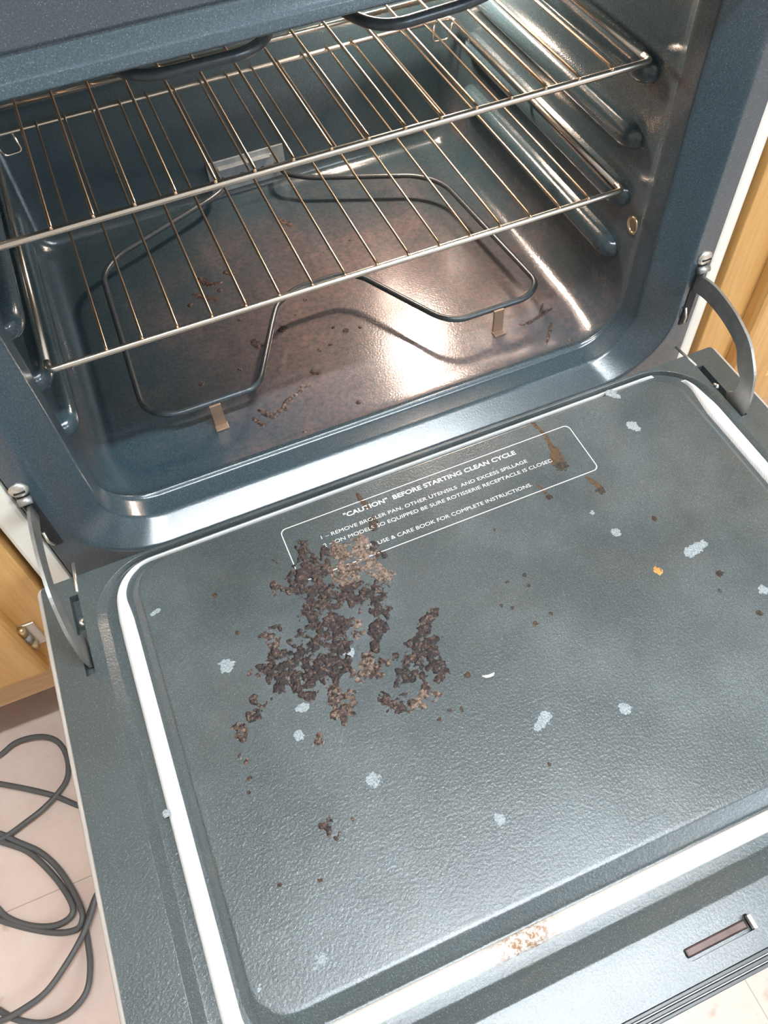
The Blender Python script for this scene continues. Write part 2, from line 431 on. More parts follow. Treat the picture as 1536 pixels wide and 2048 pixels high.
# bake element
ZE = -0.012; TR = 0.0036
def E3(pts, z): return [Vector((a, b, z)) for a, b in pts]
bk = [(.038, .524), (.044, .49), (.068, .468), (.205, .405), (.230, .372), (.2465, .145), (.225, .1265), (.133, .1265), (.115, .142), (.060, .247), (.040, .262), (-.022, .262), (-.050, .246),
      (-.064, .221), (-.106, .137), (-.118, .127), (-.212, .1265), (-.238, .150), (-.234, .392), (-.208, .422), (-.068, .482), (-.046, .496), (-.040, .524)]
be = P(tube('bake_element', fillet(E3(bk, ZE), [.02, .01, .02, .03, .03, .024, .024, .02, .03, .03, .03, .03, .03, .03, .03, .02, .028, .028, .03, .03, .02, .01, .02]), TR, M['element'], n=14))
for x in (-.164, .183):
    bm = bmesh.new()
    box_bm(bm, x - .0065, x + .0065, .1195, .1225, -.0435, ZE + .001, .0006)
    box_bm(bm, x - .0075, x + .0075, .1120, .1220, -.0445, -.0425, .0005)
    bm_obj('support_bracket', bm, M['bracket'], be)
bm = bmesh.new()
box_bm(bm, -.058, .052, .5165, .5195, -.030, .016, .001)
box_bm(bm, -.044, .030, .5080, .5170, .006, .0085, .0008)
box_bm(bm, -.046, .034, .5135, .5170, -.028, .008, .001)
pl = bm_obj('terminal_plate', bm, M['plate'], be)
for x in (-.040, -.012, .018, .038):
    bm = bmesh.new(); bmesh.ops.create_cone(bm, cap_ends=True, segments=18, radius1=.0045, radius2=.0045, depth=.002)
    for v in bm.verts: v.co = Vector((x + v.co.x, .5130 + v.co.z, -.011 + v.co.y))
    bm_obj('terminal_hole', bm, M['dark'], pl)

# broil element under the roof
ZB = 0.362
br = [(.03, .524), (.03, .46), (.22, .44), (.235, .42), (.235, .12), (.22, .095), (.17, .10), (.115, .066), (.030, .060), (.012, .10), (.012, .30), (-.012, .32), (-.036, .30), (-.040, .10), (-.062, .075), (-.145, .075), (-.170, .12),
      (-.235, .12), (-.24, .42), (-.22, .44), (-.03, .46), (-.03, .524)]
be2 = P(tube('broil_element', fillet(E3(br, ZB), .03), .0042, M['element'], n=14))
for x, y in ((-.10, .20), (.10, .20)):
    bm = bmesh.new(); box_bm(bm, -.24, .24, y - .004, y + .004, ZB + .004, ZB + .007)
    bm_obj('support_strap', bm, M['bracket'], be2); break

# painted side panels of the range, storage drawer, cooktop slab
P(box('side_panel', .3590, .3785, .003, .62, FZ, .555, M['white'], bev=.0045, sm=False))
P(box('side_panel', -.3875, -.3620, .003, .62, FZ, .555, M['white'], bev=.0045, sm=False))
P(box('back_panel', -.36, .36, .60, .62, FZ + .02, .555, M['white']))
P(box('storage_drawer', -.36, .36, -.015, .0, FZ + .03, -.135, M['white'], bev=.004))
P(box('cooktop', -.3875, .3785, -.02, .62, .5555, .575, M['white'], bev=.005))

# screws, hinge slots and their clips in the frame
for sx_ in (-.3515, .3465):
    bm = bmesh.new(); bmesh.ops.create_uvsphere(bm, u_segments=22, v_segments=10, radius=.0085)
    for v in bm.verts: v.co = Vector((sx_ + v.co.x, -.0005 + v.co.y * .45, .0935 + v.co.z))
    s_ = P(bm_obj('screw', bm, M['silver'], sm=True))
    box('screw_slot', sx_ - .005, sx_ + .005, -.0047, -.0036, .0927, .0943, M['dark'], s_)
    h = P(box('hinge_slot', sx_ - .0055, sx_ + .0055, -.0012, .003, .004, .086, M['dark'], bev=.001))
    tube('hinge_clip', [(sx_ - .004, -.002, .030), (sx_ - .004, -.006, .020), (sx_ - .002, -.004, .010)], .0014, M['silver'], h, n=8)
    tube('hinge_pin', [(sx_ - .006, -.004, .0815), (sx_ + .006, -.004, .0815)], .0038, M['hinge'], h, n=14)

# ------------------------------------------------------------------ the open door
DX0, DX1, DY0, DY1 = -.3765, .3575, -.541, -.040
def dl(x0, x1, y0, y1, r, z, n=14): return [(x, y, z) for x, y in rrect(x0, x1, y0, y1, r, n)]
L0 = dl(DX0, DX1, DY0, DY1, .004, 0)
L1 = dl(-.3345, .3225, -.5035, -.0425, .058, 0)
slots = [[(-.353, -.145), (-.345, -.145), (-.345, -.060), (-.353, -.060)],
         [(.3265, -.136), (.3335, -.136), (.3335, -.060), (.3265, -.060)]]
latch = [(a, b) for a, b in rrect(-.0035, .0525, -.5285, -.5175, .003, 4)]
bm = bmesh.new()
def ring_edges(pts):
    vs = [bm.verts.new((a[0], a[1], a[2] if len(a) > 2 else 0)) for a in pts]
    return vs, [bm.edges.new((vs[i], vs[(i + 1) % len(vs)])) for i in range(len(vs))]
edges = []; v0, e0 = ring_edges(L0); v1, e1 = ring_edges(L1); edges += e0 + e1
holes = []
for s_ in slots + [latch]:
    vv, ee = ring_edges(s_); holes.append(vv); edges += ee
bmesh.ops.triangle_fill(bm, use_beauty=True, use_dissolve=False, edges=edges)
for f in bm.faces:
    if f.normal.z < 0: f.normal_flip()
def bridge(a, b):
    for i in range(len(a)): 
        bm.faces.new((a[i], a[(i + 1) % len(a)], b[(i + 1) % len(a)], b[i]))
for vv, dz in zip(holes, (.010, .010, .0075)):
    lo_ = [bm.verts.new((v.co.x, v.co.y, -dz)) for v in vv]; bridge(vv, lo_); bm.faces.new(lo_)
o1 = [bm.verts.new((v.co.x, v.co.y, -.012)) for v in v0]; bridge(o1, v0)
def dloop(x0, x1, y0, y1, r, z): return [bm.verts.new(q) for q in dl(x0, x1, y0, y1, r, z)]
prev = v1
sm_from = len(bm.faces)
for a in ((-.3335, .3218, -.5022, -.0428, .0575, -.0003), (-.3260, .3185, -.4875, -.0434, .053, -.0057), (-.3245, .3180, -.4860, -.0436, .052, -.006), (-.3190, .3170, -.4795, -.0450, .048, -.006),
          (-.3000, .3000, -.4640, -.0505, .034, -.006), (-.2985, .2988, -.4625, -.0510, .033, -.0055), (-.2925, .2925, -.4515, -.0540, .030, -.0003), (-.2915, .2915, -.4500, -.0545, .030, .0), (-.290, .290, -.4470, -.0555, .029, .0002)):
    cur = dloop(*a); bridge(prev, cur); prev = cur
bm.faces.new(prev)
me = bpy.data.meshes.new('oven_door'); bmesh.ops.recalc_face_normals(bm, faces=bm.faces); bm.to_mesh(me); bm.free()
me.materials.append(M['door']); 
for p_ in me.polygons:
    p_.use_smooth = len(p_.vertices) == 4
door = bpy.data.objects.new('oven_door', me); COL.objects.link(door); P(door)
if me.polygons[len(me.polygons) - 1].normal.z < 0: me.flip_normals()
try:
    me.set_sharp_from_angle(angle=math.radians(32))
except Exception: pass
weighted(door)
def D(o): o.parent = door; return o

# outer shell of the door: painted rim, sides and underside
so = [[(x, y, z) for x, y in rrect(DX0 - a, DX1 + a, DY0 - .0003, DY1 + min(a, .001), .006, 6)] for a, b, z in
      ((.0005, .0005, -.0085), (.0010, .001, -.0025), (.0018, .001, -.0022), (.0040, .001, -.0022), (.0050, .002, -.004), (.0050, .002, -.044), (.003, 0, -.048))]
D(loft('door_shell', so, M['rim'], cap_last=True, flip=True))
# black vented end trim
bm = bmesh.new()
for a, b, z1_ in ((-.5440, -.5412, -.0005), (-.5478, -.5450, -.0010), (-.5515, -.5488, -.0015)):
    box_bm(bm, -.376, .357, a, b, -.046, z1_, .0006)
box_bm(bm, -.375, .356, -.5505, -.5412, -.045, -.005)
tr_ = D(bm_obj('end_trim', bm, M['black']))
bm = bmesh.new()
for a in (-.5446, -.5484): box_bm(bm, -.375, .356, a - .00025, a + .00025, -.02, -.0028)
bm_obj('trim_strip', bm, M['hinge'], None).parent = tr_; 
# latch slot liner (rusty) and end clip
bm = bmesh.new(); box_bm(bm, -.001, .049, -.5262, -.5200, -.0072, -.0045, .0012)
D(bm_obj('latch_plate', bm, plain('rusty_latch_steel', (0.15, 0.10, 0.09), 0.45, 0.5, 90, 0.4)))
D(box('latch_clip', .0500, .0535, -.5285, -.5185, -.004, .0012, M['silver'], bev=.0008))

# gasket rope: thin along the hinge side, hidden at the far right corner
gp = rrect(-.3095, .3095, -.4715, -.0480, .036, 14)
def dens(pts, step=.006):
    out = []
    for i in range(len(pts)):
        a = Vector(pts[i]); b = Vector(pts[(i + 1) % len(pts)]); m = max(1, int((b - a).length / step))
        for q in range(m): out.append(a.lerp(b, q / m))
    return out
gp = dens(gp); GV = []; GF = []; nk = 8
def ghw(x, y):
    if y > -.0505: return .0010 if x < .268 else max(.0010 - (x - .268) * .06, .0002)
    if x > .25 and y > -.11: return max(.0002, .0062 * min(1, (-.064 - y) / .045))
    if x < -.25 and y > -.12: return .0016 + .0050 * min(1, (-.0505 - y) / .05)
    return .0068
for i, q in enumerate(gp):
    t = (gp[(i + 1) % len(gp)] - gp[i - 1]).normalized(); nrm = Vector((t.y, -t.x)); h = ghw(q.x, q.y)
    for j in range(nk + 1):
        a = PI * j / nk
        GV.append((q.x + nrm.x * h * math.cos(a), q.y + nrm.y * h * math.cos(a), -.0062 + (min(.0078, .0042 + h * .6) if h > .0004 else 0.0) * math.sin(a)))
for i in range(len(gp)):
    for j in range(nk):
        b_ = ((i + 1) % len(gp)) * (nk + 1)
        GF.append((i * (nk + 1) + j, b_ + j, b_ + j + 1, i * (nk + 1) + j + 1))
gk = D(mesh_obj('door_gasket', GV, GF, M['gasket'])); gk['label'] = 'white woven gasket rope'

# hinge arms: flat curved steel straps
OUT = [(.006, .068), (-.007, .076), (-.031, .083), (-.063, .0835), (-.084, .080), (-.104, .073), (-.118, .061), (-.127, .050), (-.131, .040), (-.135, .024), (-.136, .009), (-.134, -.007)]
INN = [(.006, .047), (-.002, .053), (-.024, .060), (-.049, .062), (-.072, .060), (-.091, .054), (-.100, .041), (-.105, .036), (-.1135, .029), (-.112, .012), (-.103, .001), (-.109, -.007)]
OUT = [(q.x, q.y) for q in catmull([(a, b, 0) for a, b in OUT], 3)]; INN = [(q.x, q.y) for q in catmull([(a, b, 0) for a, b in INN], 3)]
for sd in (-1, 1):
    def ax_(y): t = min(1, max(0, -y / .13)); return (.345 - .015 * t) if sd > 0 else -(.3515 - .0025 * t)
    xa = ax_(-.13)
    V = []; F = []; n = len(OUT)
    for dx in (-.0015, .0015):
        V += [(ax_(a) + dx, a, b) for a, b in OUT] + [(ax_(a) + dx, a, b) for a, b in INN]
    for i in range(n - 1):
        F += [(i, i + 1, n + i + 1, n + i), (2 * n + i, 3 * n + i, 3 * n + i + 1, 2 * n + i + 1),
              (i, 2 * n + i, 2 * n + i + 1, i + 1), (n + i, n + i + 1, 3 * n + i + 1, 3 * n + i)]
    F += [(0, n, 3 * n, 2 * n), (n - 1, 3 * n - 1, 4 * n - 1, 2 * n - 1)]
    D(mesh_obj('hinge_arm', V, F, M['hinge'], sm=False))
    sg = 1 if xa > 0 else -1
    D(tube('hinge_rivet', [(xa - sg * .003, -.094, .0002), (xa - sg * .0015, -.092, .002), (xa - sg * .003, -.088, .001)], .0018, M['silver'], n=8))
    D(tube('hinge_tab', [(xa - sg * .006, -.024, -.001), (xa - sg * .004, -.058, .0006)], .0016, M['silver'], n=8))

# text printed on the door liner
def text_mesh(body, x0, x1, y, cap, bold=0.0):
    cu = bpy.data.curves.new('printed_line', 'FONT'); cu.body = body; cu.size = 1.0; cu.offset = bold; cu.fill_mode = 'BOTH'
    o = bpy.data.objects.new('printed_line', cu); COL.objects.link(o); bpy.context.view_layer.update()
    me_ = bpy.data.meshes.new_from_object(o.evaluated_get(bpy.context.evaluated_depsgraph_get()))
    bpy.data.objects.remove(o); bpy.data.curves.remove(cu)
    vs = np.array([v.co[:] for v in me_.vertices]); fs = [tuple(p.vertices) for p in me_.polygons]
    bpy.data.meshes.remove(me_)
    a, b = vs[:, 0].min(), vs[:, 0].max()
    sy = cap / 0.72
    vs[:, 0] = x0 + (vs[:, 0] - a) / (b - a) * (x1 - x0); vs[:, 1] = y + vs[:, 1] * sy; vs[:, 2] = .00045
    return vs, fs
TV = []; TF = []
for t_ in (('"CAUTION"  BEFORE STARTING CLEAN CYCLE', -.089, .0965, -.0835, .0050, .022),
           ('1 \u2013 REMOVE BROILER PAN, OTHER UTENSILS  AND EXCESS SPILLAGE', -.1175, .1020, -.0975, .0040, 0.0),
           ('2 \u2013 ON MODELS SO EQUIPPED BE SURE ROTISSERIE RECEPTACLE IS CLOSED', -.1185, .1255, -.1070, .0040, 0.0),
           ('SEE  USE & CARE BOOK FOR COMPLETE INSTRUCTIONS.', -.0845, .0925, -.1250, .0040, 0.0)):
    vs, fs = text_mesh(*t_); o_ = len(TV); TV += [tuple(v) for v in vs]; TF += [tuple(i + o_ for i in f) for f in fs]
D(mesh_obj('caution_text', TV, TF, M['text'], sm=False))
bl = rrect(-.1515, .1620, -.1340, -.0715, .0060, 8); bo = []
for off in (0, .0009):
    bo.append([(x, y, .0004) for x, y in rrect(-.1515 + off, .1620 - off, -.1340 + off, -.0715 - off, .0060 - off * .6, 8)])
nb = len(bo[0])
D(mesh_obj('caution_border', bo[0] + bo[1], [(i, (i + 1) % nb, nb + (i + 1) % nb, nb + i) for i in range(nb)], M['text'], sm=False))

# ------------------------------------------------------------------ residue: real little reliefs lying in the enamel
def vnoise(x, y, seed):
    xi = np.floor(x).astype(np.int64); yi = np.floor(y).astype(np.int64); fx = x - xi; fy = y - yi
    fx = fx * fx * (3 - 2 * fx); fy = fy * fy * (3 - 2 * fy)
    def h(a, b):
        n = (a * 374761393 + b * 668265263 + seed * 974634777) & 0x7fffffff
        n = ((n ^ (n >> 13)) * 1274126177) & 0x7fffffff
        return ((n ^ (n >> 16)) & 0xffff) / 65535.0
    return (h(xi, yi) * (1 - fx) + h(xi + 1, yi) * fx) * (1 - fy) + (h(xi, yi + 1) * (1 - fx) + h(xi + 1, yi + 1) * fx) * fy
def fbm(x, y, s, seed, o=3):
    r = 0; a = 0.5
    for i in range(o): r = r + a * vnoise(x * s, y * s, seed + i); s *= 2.1; a *= 0.5
    return r / (1 - 0.5 ** o)
def relief(name, strokes, z0, mat, step, hmax, rag, nscale, seed, parent, cap=9.0, grow=1.0, octv=3):
    xs_ = [q[0] for _, s in strokes for q in s]; ys_ = [q[1] for _, s in strokes for q in s]; mr = max(q[2] for _, s in strokes for q in s) * 1.7
    gx = np.arange(min(xs_) - mr, max(xs_) + mr, step); gy = np.arange(min(ys_) - mr, max(ys_) + mr, step)
    X, Y = np.meshgrid(gx, gy); Fd = np.full(X.shape, -9.0); T = np.zeros(X.shape)
    for tone, s in strokes:
        segs = list(zip(s[:-1], s[1:])) if len(s) > 1 else [(s[0], s[0])]
        for a, b in segs:
            dx, dy = b[0] - a[0], b[1] - a[1]; L2 = dx * dx + dy * dy
            t = np.clip(((X - a[0]) * dx + (Y - a[1]) * dy) / L2, 0, 1) if L2 > 1e-12 else np.zeros(X.shape)
            d = np.hypot(X - a[0] - t * dx, Y - a[1] - t * dy); r = (a[2] + (b[2] - a[2]) * t) * grow
            v = 1 - d / np.maximum(r, 1e-5)
            m = v > Fd; Fd[m] = v[m]; T[m] = tone
    H = np.minimum(Fd, cap) - 0.08 + (fbm(X, Y, nscale, seed, octv) - 0.5) * rag
    Z = np.clip(H, -0.35, 0.55) * hmax * 2 + np.where(H > 0, (fbm(X, Y, nscale * 3, seed + 9) - 0.35) * hmax * 0.6, 0)
    keep = H > -0.3; ny, nx = X.shape
    idx = np.arange(ny * nx).reshape(ny, nx)
    kq = keep[:-1, :-1] | keep[1:, :-1] | keep[:-1, 1:] | keep[1:, 1:]
    q = np.stack([idx[:-1, :-1][kq], idx[:-1, 1:][kq], idx[1:, 1:][kq], idx[1:, :-1][kq]], 1)
    if len(q) == 0: return None
    u, inv = np.unique(q, return_inverse=True); q = inv.reshape(q.shape)
    co = np.stack([X.ravel()[u], Y.ravel()[u], (z0 + Z).ravel()[u]], 1)
    me_ = bpy.data.meshes.new(name); me_.from_pydata(co.tolist(), [], q.tolist()); smooth(me_)
    at = me_.attributes.new('tone', 'FLOAT', 'POINT'); at.data.foreach_set('value', T.ravel()[u].astype(np.float32))
    me_.materials.append(mat); o = bpy.data.objects.new(name, me_); COL.objects.link(o)
    if parent: o.parent = parent
    return o
CRUST=[(0,[(-0.138,-0.097,0.0041),(-0.139,-0.113,0.007),(-0.145,-0.128,0.0108),(-0.144,-0.142,0.0099)]),(0,[(-0.119,-0.11,0.0032),(-0.126,-0.13,0.0049)]),(0.3,[(-0.176,-0.124,0.0022),(-0.172,-0.134,0.0048),(-0.164,-0.137,0.0027)]),(0,[(-0.154,-0.122,0.004),(-0.154,-0.144,0.0063)]),(0.8,[(-0.107,-0.111,0.0052),(-0.109,-0.126,0.0072),(-0.111,-0.141,0.009)]),(1,[(-0.086,-0.116,0.0054),(-0.089,-0.13,0.0076),(-0.086,-0.146,0.0072),(-0.075,-0.158,0.0043)]),(0.8,[(-0.123,-0.131,0.003),(-0.113,-0.147,0.0087),(-0.101,-0.144,0.0085)]),(0,[(-0.075,-0.123,0.0032),(-0.074,-0.135,0.004)]),(0,[(-0.142,-0.152,0.0081),(-0.127,-0.161,0.0112),(-0.11,-0.162,0.0092)]),(0.1,[(-0.148,-0.167,0.0085),(-0.135,-0.174,0.011),(-0.123,-0.178,0.007)]),(0,[(-0.15,-0.183,0.009),(-0.139,-0.19,0.0085)]),(0,[(-0.167,-0.181,0.0027),(-0.161,-0.184,0.0032)]),(0.1,[(-0.157,-0.192,0.0092),(-0.145,-0.201,0.0108)]),(0,[(-0.167,-0.202,0.0081),(-0.155,-0.213,0.0103),(-0.143,-0.214,0.0081)]),(0,[(-0.188,-0.203,0.0095),(-0.174,-0.215,0.0101),(-0.161,-0.222,0.0106),(-0.146,-0.223,0.0065)]),(0,[(-0.196,-0.211,0.0074),(-0.185,-0.221,0.007),(-0.17,-0.228,0.0063)]),(0,[(-0.203,-0.223,0.0045)]),(0.1,[(-0.195,-0.191,0.0059),(-0.2,-0.201,0.0065)]),(0.4,[(-0.197,-0.172,0.004),(-0.193,-0.182,0.0043)]),(0,[(-0.188,-0.17,0.0038)]),(0.2,[(-0.18,-0.187,0.0022),(-0.173,-0.193,0.0027)]),(0,[(-0.09,-0.167,0.0054),(-0.093,-0.178,0.0072),(-0.097,-0.194,0.0054),(-0.104,-0.205,0.0054),(-0.111,-0.212,0.0034),(-0.114,-0.223,0.0022)]),(0.7,[(-0.115,-0.181,0.004),(-0.12,-0.198,0.0034),(-0.123,-0.205,0.0027)]),(0,[(-0.125,-0.189,0.0049)]),(0.1,[(-0.055,-0.212,0.0039),(-0.064,-0.217,0.0043),(-0.069,-0.227,0.0054),(-0.066,-0.236,0.0065),(-0.076,-0.234,0.0045),(-0.087,-0.227,0.0018)]),(0,[(-0.075,-0.244,0.0076),(-0.073,-0.257,0.0072),(-0.085,-0.255,0.0085),(-0.099,-0.253,0.0061),(-0.109,-0.26,0.0022)]),(0.3,[(-0.089,-0.244,0.004)]),(0.2,[(-0.074,-0.268,0.0034)]),(0.4,[(-0.1,-0.235,0.0029),(-0.113,-0.239,0.0039),(-0.123,-0.245,0.0043),(-0.129,-0.248,0.0012)]),(0.1,[(-0.125,-0.265,0.0043),(-0.12,-0.273,0.0043),(-0.108,-0.278,0.0049)]),(0.7,[(-0.101,-0.279,0.0056),(-0.086,-0.28,0.0054)]),(0.3,[(-0.087,-0.272,0.0034)]),(0.6,[(-0.123,-0.227,0.0043),(-0.128,-0.237,0.0043),(-0.135,-0.241,0.004)]),(0.6,[(-0.14,-0.235,0.0027)]),(0.5,[(-0.16,-0.245,0.0049),(-0.161,-0.253,0.0054),(-0.152,-0.255,0.0052),(-0.153,-0.264,0.0039),(-0.165,-0.264,0.0038),(-0.161,-0.271,0.0022)]),(0.2,[(-0.187,-0.236,0.0032),(-0.181,-0.24,0.0032),(-0.175,-0.239,0.0014)]),(0.2,[(-0.226,-0.222,0.0026),(-0.22,-0.232,0.0027),(-0.23,-0.236,0.0043),(-0.226,-0.24,0.0022)]),(0.3,[(-0.22,-0.232,0.0018),(-0.211,-0.229,0.0012)]),(0.4,[(-0.244,-0.242,0.0032),(-0.243,-0.251,0.0039)]),(0.6,[(-0.249,-0.265,0.0017),(-0.247,-0.272,0.0018)]),(0.5,[(-0.248,-0.285,0.0012)]),(0.5,[(-0.252,-0.295,0.0012)]),(0.6,[(-0.186,-0.273,0.0021),(-0.187,-0.279,0.0027),(-0.191,-0.278,0.0012)]),(0.5,[(-0.221,-0.198,0.0021)]),(0,[(-0.21,-0.199,0.0036)]),(0.4,[(-0.215,-0.204,0.0021)]),(0.1,[(-0.2,-0.337,0.0012),(-0.201,-0.345,0.0032),(-0.208,-0.342,0.0015)]),(0.4,[(-0.202,-0.352,0.0032)]),(0.5,[(-0.184,-0.347,0.0014)]),(0.2,[(-0.173,-0.093,0.0005),(-0.168,-0.1,0.001),(-0.164,-0.106,0.0007)]),(0.3,[(-0.228,-0.115,0.001)])]
DRIPS=[(1,[(0.131,-0.056,0.0021),(0.135,-0.074,0.0021),(0.133,-0.087,0.0029),(0.134,-0.098,0.0043),(0.133,-0.107,0.004)]),(1,[(0.13,-0.097,0.0032),(0.126,-0.108,0.0037)]),(0,[(0.13,-0.115,0.0069)]),(1,[(0.145,-0.137,0.001),(0.148,-0.144,0.0029),(0.15,-0.152,0.0034)]),(0,[(0.15,-0.157,0.0045)]),(1,[(0.098,-0.128,0.0017),(0.1,-0.137,0.0022)]),(0,[(0.101,-0.143,0.0034)]),(0.3,[(0.178,-0.206,0.0029)]),(0,[(0.198,-0.28,0.0039)]),(0.3,[(0.188,-0.295,0.0022)]),(0,[(0.038,-0.21,0.0022)]),(0.2,[(0.036,-0.221,0.0018)]),(0.3,[(0.021,-0.21,0.0021)]),(0.3,[(0.005,-0.229,0.0021)]),(0.2,[(0.013,-0.235,0.0022)]),(0.7,[(0.024,-0.257,0.0029)]),(0.4,[(0.041,-0.254,0.0022)]),(0.6,[(-0.051,-0.276,0.0034)]),(0.6,[(-0.069,-0.301,0.0022)]),(0.5,[(-0.228,-0.113,0.0021)]),(0.5,[(-0.22,-0.158,0.0021)]),(0.3,[(-0.065,-0.097,0.0049),(-0.067,-0.105,0.0045)]),(0.5,[(-0.067,-0.063,0.0022),(-0.067,-0.071,0.0027),(-0.064,-0.081,0.0027)]),(0.5,[(0.206,-0.327,0.0032)]),(0.6,[(0.036,-0.155,0.0018)]),(0.6,[(-0.222,-0.378,0.0017)]),(0.6,[(-0.251,-0.369,0.0016)]),(0.6,[(-0.025,-0.37,0.0021)]),(0.6,[(-0.089,-0.302,0.0022)]),(0.6,[(-0.078,-0.298,0.0022)]),(0.7,[(0.18,-0.089,0.0)])]
WHITE=[(1,[(-0.238,-0.185,0.007)]),(1,[(-0.136,-0.216,0.0054)]),(1,[(-0.192,-0.246,0.0036),(-0.187,-0.247,0.0041)]),(1,[(-0.2,-0.268,0.0049)]),(1,[(-0.08,-0.391,0.0045)]),(1,[(-0.008,-0.334,0.0045),(-0.018,-0.339,0.0039)]),(1,[(0.054,-0.354,0.0052)]),(1,[(0.221,-0.1,0.0063),(0.223,-0.106,0.0034)]),(1,[(0.224,-0.054,0.0043),(0.228,-0.06,0.0034)]),(1,[(0.187,-0.25,0.0056),(0.196,-0.249,0.0056),(0.204,-0.248,0.0037)]),(1,[(0.223,-0.309,0.0047)]),(1,[(0.138,-0.204,0.0047)]),(0.4,[(-0.158,-0.325,0.0063)]),(1,[(-0.316,-0.285,0.0025)]),(1,[(-0.286,-0.109,0.002),(-0.28,-0.107,0.0022)]),(0.5,[(-0.24,-0.428,0.0045)]),(0.5,[(0.129,-0.176,0.0022)]),(0.5,[(-0.285,-0.426,0.0022)])]
ORANGE=[(1,[(0.149,-0.254,0.0037),(0.15,-0.256,0.0032)])]
FLOORS=[(0,[(-0.051,0.238,0.0063)]),(0,[(-0.09,0.231,0.0049),(-0.087,0.224,0.0056)]),(0,[(-0.042,0.154,0.0036),(-0.037,0.149,0.0032)]),(0,[(0.018,0.201,0.0036)]),(0,[(0.006,0.213,0.0022)]),(0,[(-0.011,0.086,0.0029)]),(0,[(-0.167,0.191,0.0031)]),(0.3,[(-0.117,0.124,0.0027),(-0.114,0.116,0.0039),(-0.107,0.108,0.0032),(-0.102,0.112,0.0027)]),(0.3,[(-0.127,0.114,0.0027),(-0.124,0.106,0.0032),(-0.12,0.101,0.0027)]),(0.4,[(-0.092,0.116,0.0027),(-0.086,0.123,0.0027),(-0.08,0.126,0.0027)]),(0.4,[(-0.097,0.113,0.0027),(-0.09,0.113,0.0027)]),(0.5,[(-0.064,0.137,0.0022),(-0.054,0.135,0.0026)]),(0.6,[(-0.073,0.128,0.0021),(-0.063,0.132,0.0017)]),(0.6,[(-0.081,0.071,0.0035),(-0.075,0.07,0.0022)]),(0.2,[(0.222,0.117,0.0023),(0.238,0.121,0.0021),(0.25,0.125,0.0027),(0.26,0.128,0.0016)]),(0.2,[(0.243,0.124,0.0018),(0.255,0.14,0.001)]),(0.3,[(0.225,0.076,0.0014),(0.241,0.096,0.0018),(0.249,0.106,0.0012)]),(0.2,[(0.254,0.071,0.0029),(0.258,0.066,0.0025)]),(0.3,[(0.216,0.118,0.0029)]),(0.2,[(-0.12,0.371,0.005),(-0.111,0.355,0.0043),(-0.098,0.354,0.0027)]),(0.2,[(-0.134,0.345,0.0036),(-0.113,0.325,0.0041)]),(0.2,[(0.014,0.442,0.0043),(0.023,0.426,0.0037)]),(0.2,[(-0.086,0.37,0.0038),(-0.076,0.36,0.0032)]),(0.3,[(0.085,0.359,0.0021)]),(0.3,[(0.1,0.307,0.0027)]),(0.3,[(-0.022,0.184,0.0027)]),(0.3,[(-0.12,0.194,0.0026)]),(0.2,[(-0.009,0.275,0.0027)]),(0.3,[(-0.029,0.254,0.0016)]),(0.3,[(-0.008,0.187,0.0027)]),(0.3,[(-0.031,0.328,0.0023)]),(0.2,[(0.036,0.199,0.0023)]),(0.3,[(-0.095,0.276,0.0026)]),(0.2,[(-0.102,0.34,0.0036)]),(0.2,[(-0.145,0.33,0.0036)])]
CORD=[[(-0.453,-0.136),(-0.471,-0.12),(-0.485,-0.109),(-0.509,-0.087),(-0.537,-0.067),(-0.571,-0.045),(-0.6,-0.027),(-0.61,-0.011),(-0.591,-0.006),(-0.566,-0.008),(-0.546,-0.001),(-0.527,-0.002),(-0.508,-0.008),(-0.494,-0.019),(-0.487,-0.035),(-0.486,-0.055),(-0.491,-0.073),(-0.504,-0.087),(-0.523,-0.099),(-0.546,-0.107),(-0.571,-0.113),(-0.604,-0.114),(-0.646,-0.121),(-0.66,-0.15),(-0.658,-0.127),(-0.643,-0.091),(-0.612,-0.083),(-0.579,-0.105),(-0.558,-0.125),(-0.537,-0.145),(-0.52,-0.171),(-0.508,-0.2),(-0.501,-0.226),(-0.501,-0.24),(-0.51,-0.247),(-0.532,-0.241),(-0.561,-0.224),(-0.592,-0.201),(-0.617,-0.177),(-0.642,-0.14),(-0.632,-0.102),(-0.602,-0.1),(-0.569,-0.123),(-0.548,-0.142),(-0.529,-0.172),(-0.516,-0.199),(-0.509,-0.221),(-0.512,-0.231),(-0.525,-0.234),(-0.542,-0.23),(-0.563,-0.219),(-0.583,-0.202),(-0.6,-0.178),(-0.624,-0.188),(-0.649,-0.21),(-0.632,-0.259),(-0.608,-0.287),(-0.587,-0.308),(-0.562,-0.322),(-0.538,-0.325),(-0.52,-0.32),(-0.508,-0.309),(-0.502,-0.288),(-0.501,-0.265),(-0.5,-0.246),(-0.49,-0.23),(-0.479,-0.218),(-0.455,-0.202)],[(-0.461,-0.202),(-0.48,-0.223),(-0.491,-0.241),(-0.505,-0.259),(-0.525,-0.278),(-0.55,-0.296),(-0.578,-0.303),(-0.605,-0.304),(-0.636,-0.3),(-0.666,-0.275)]]

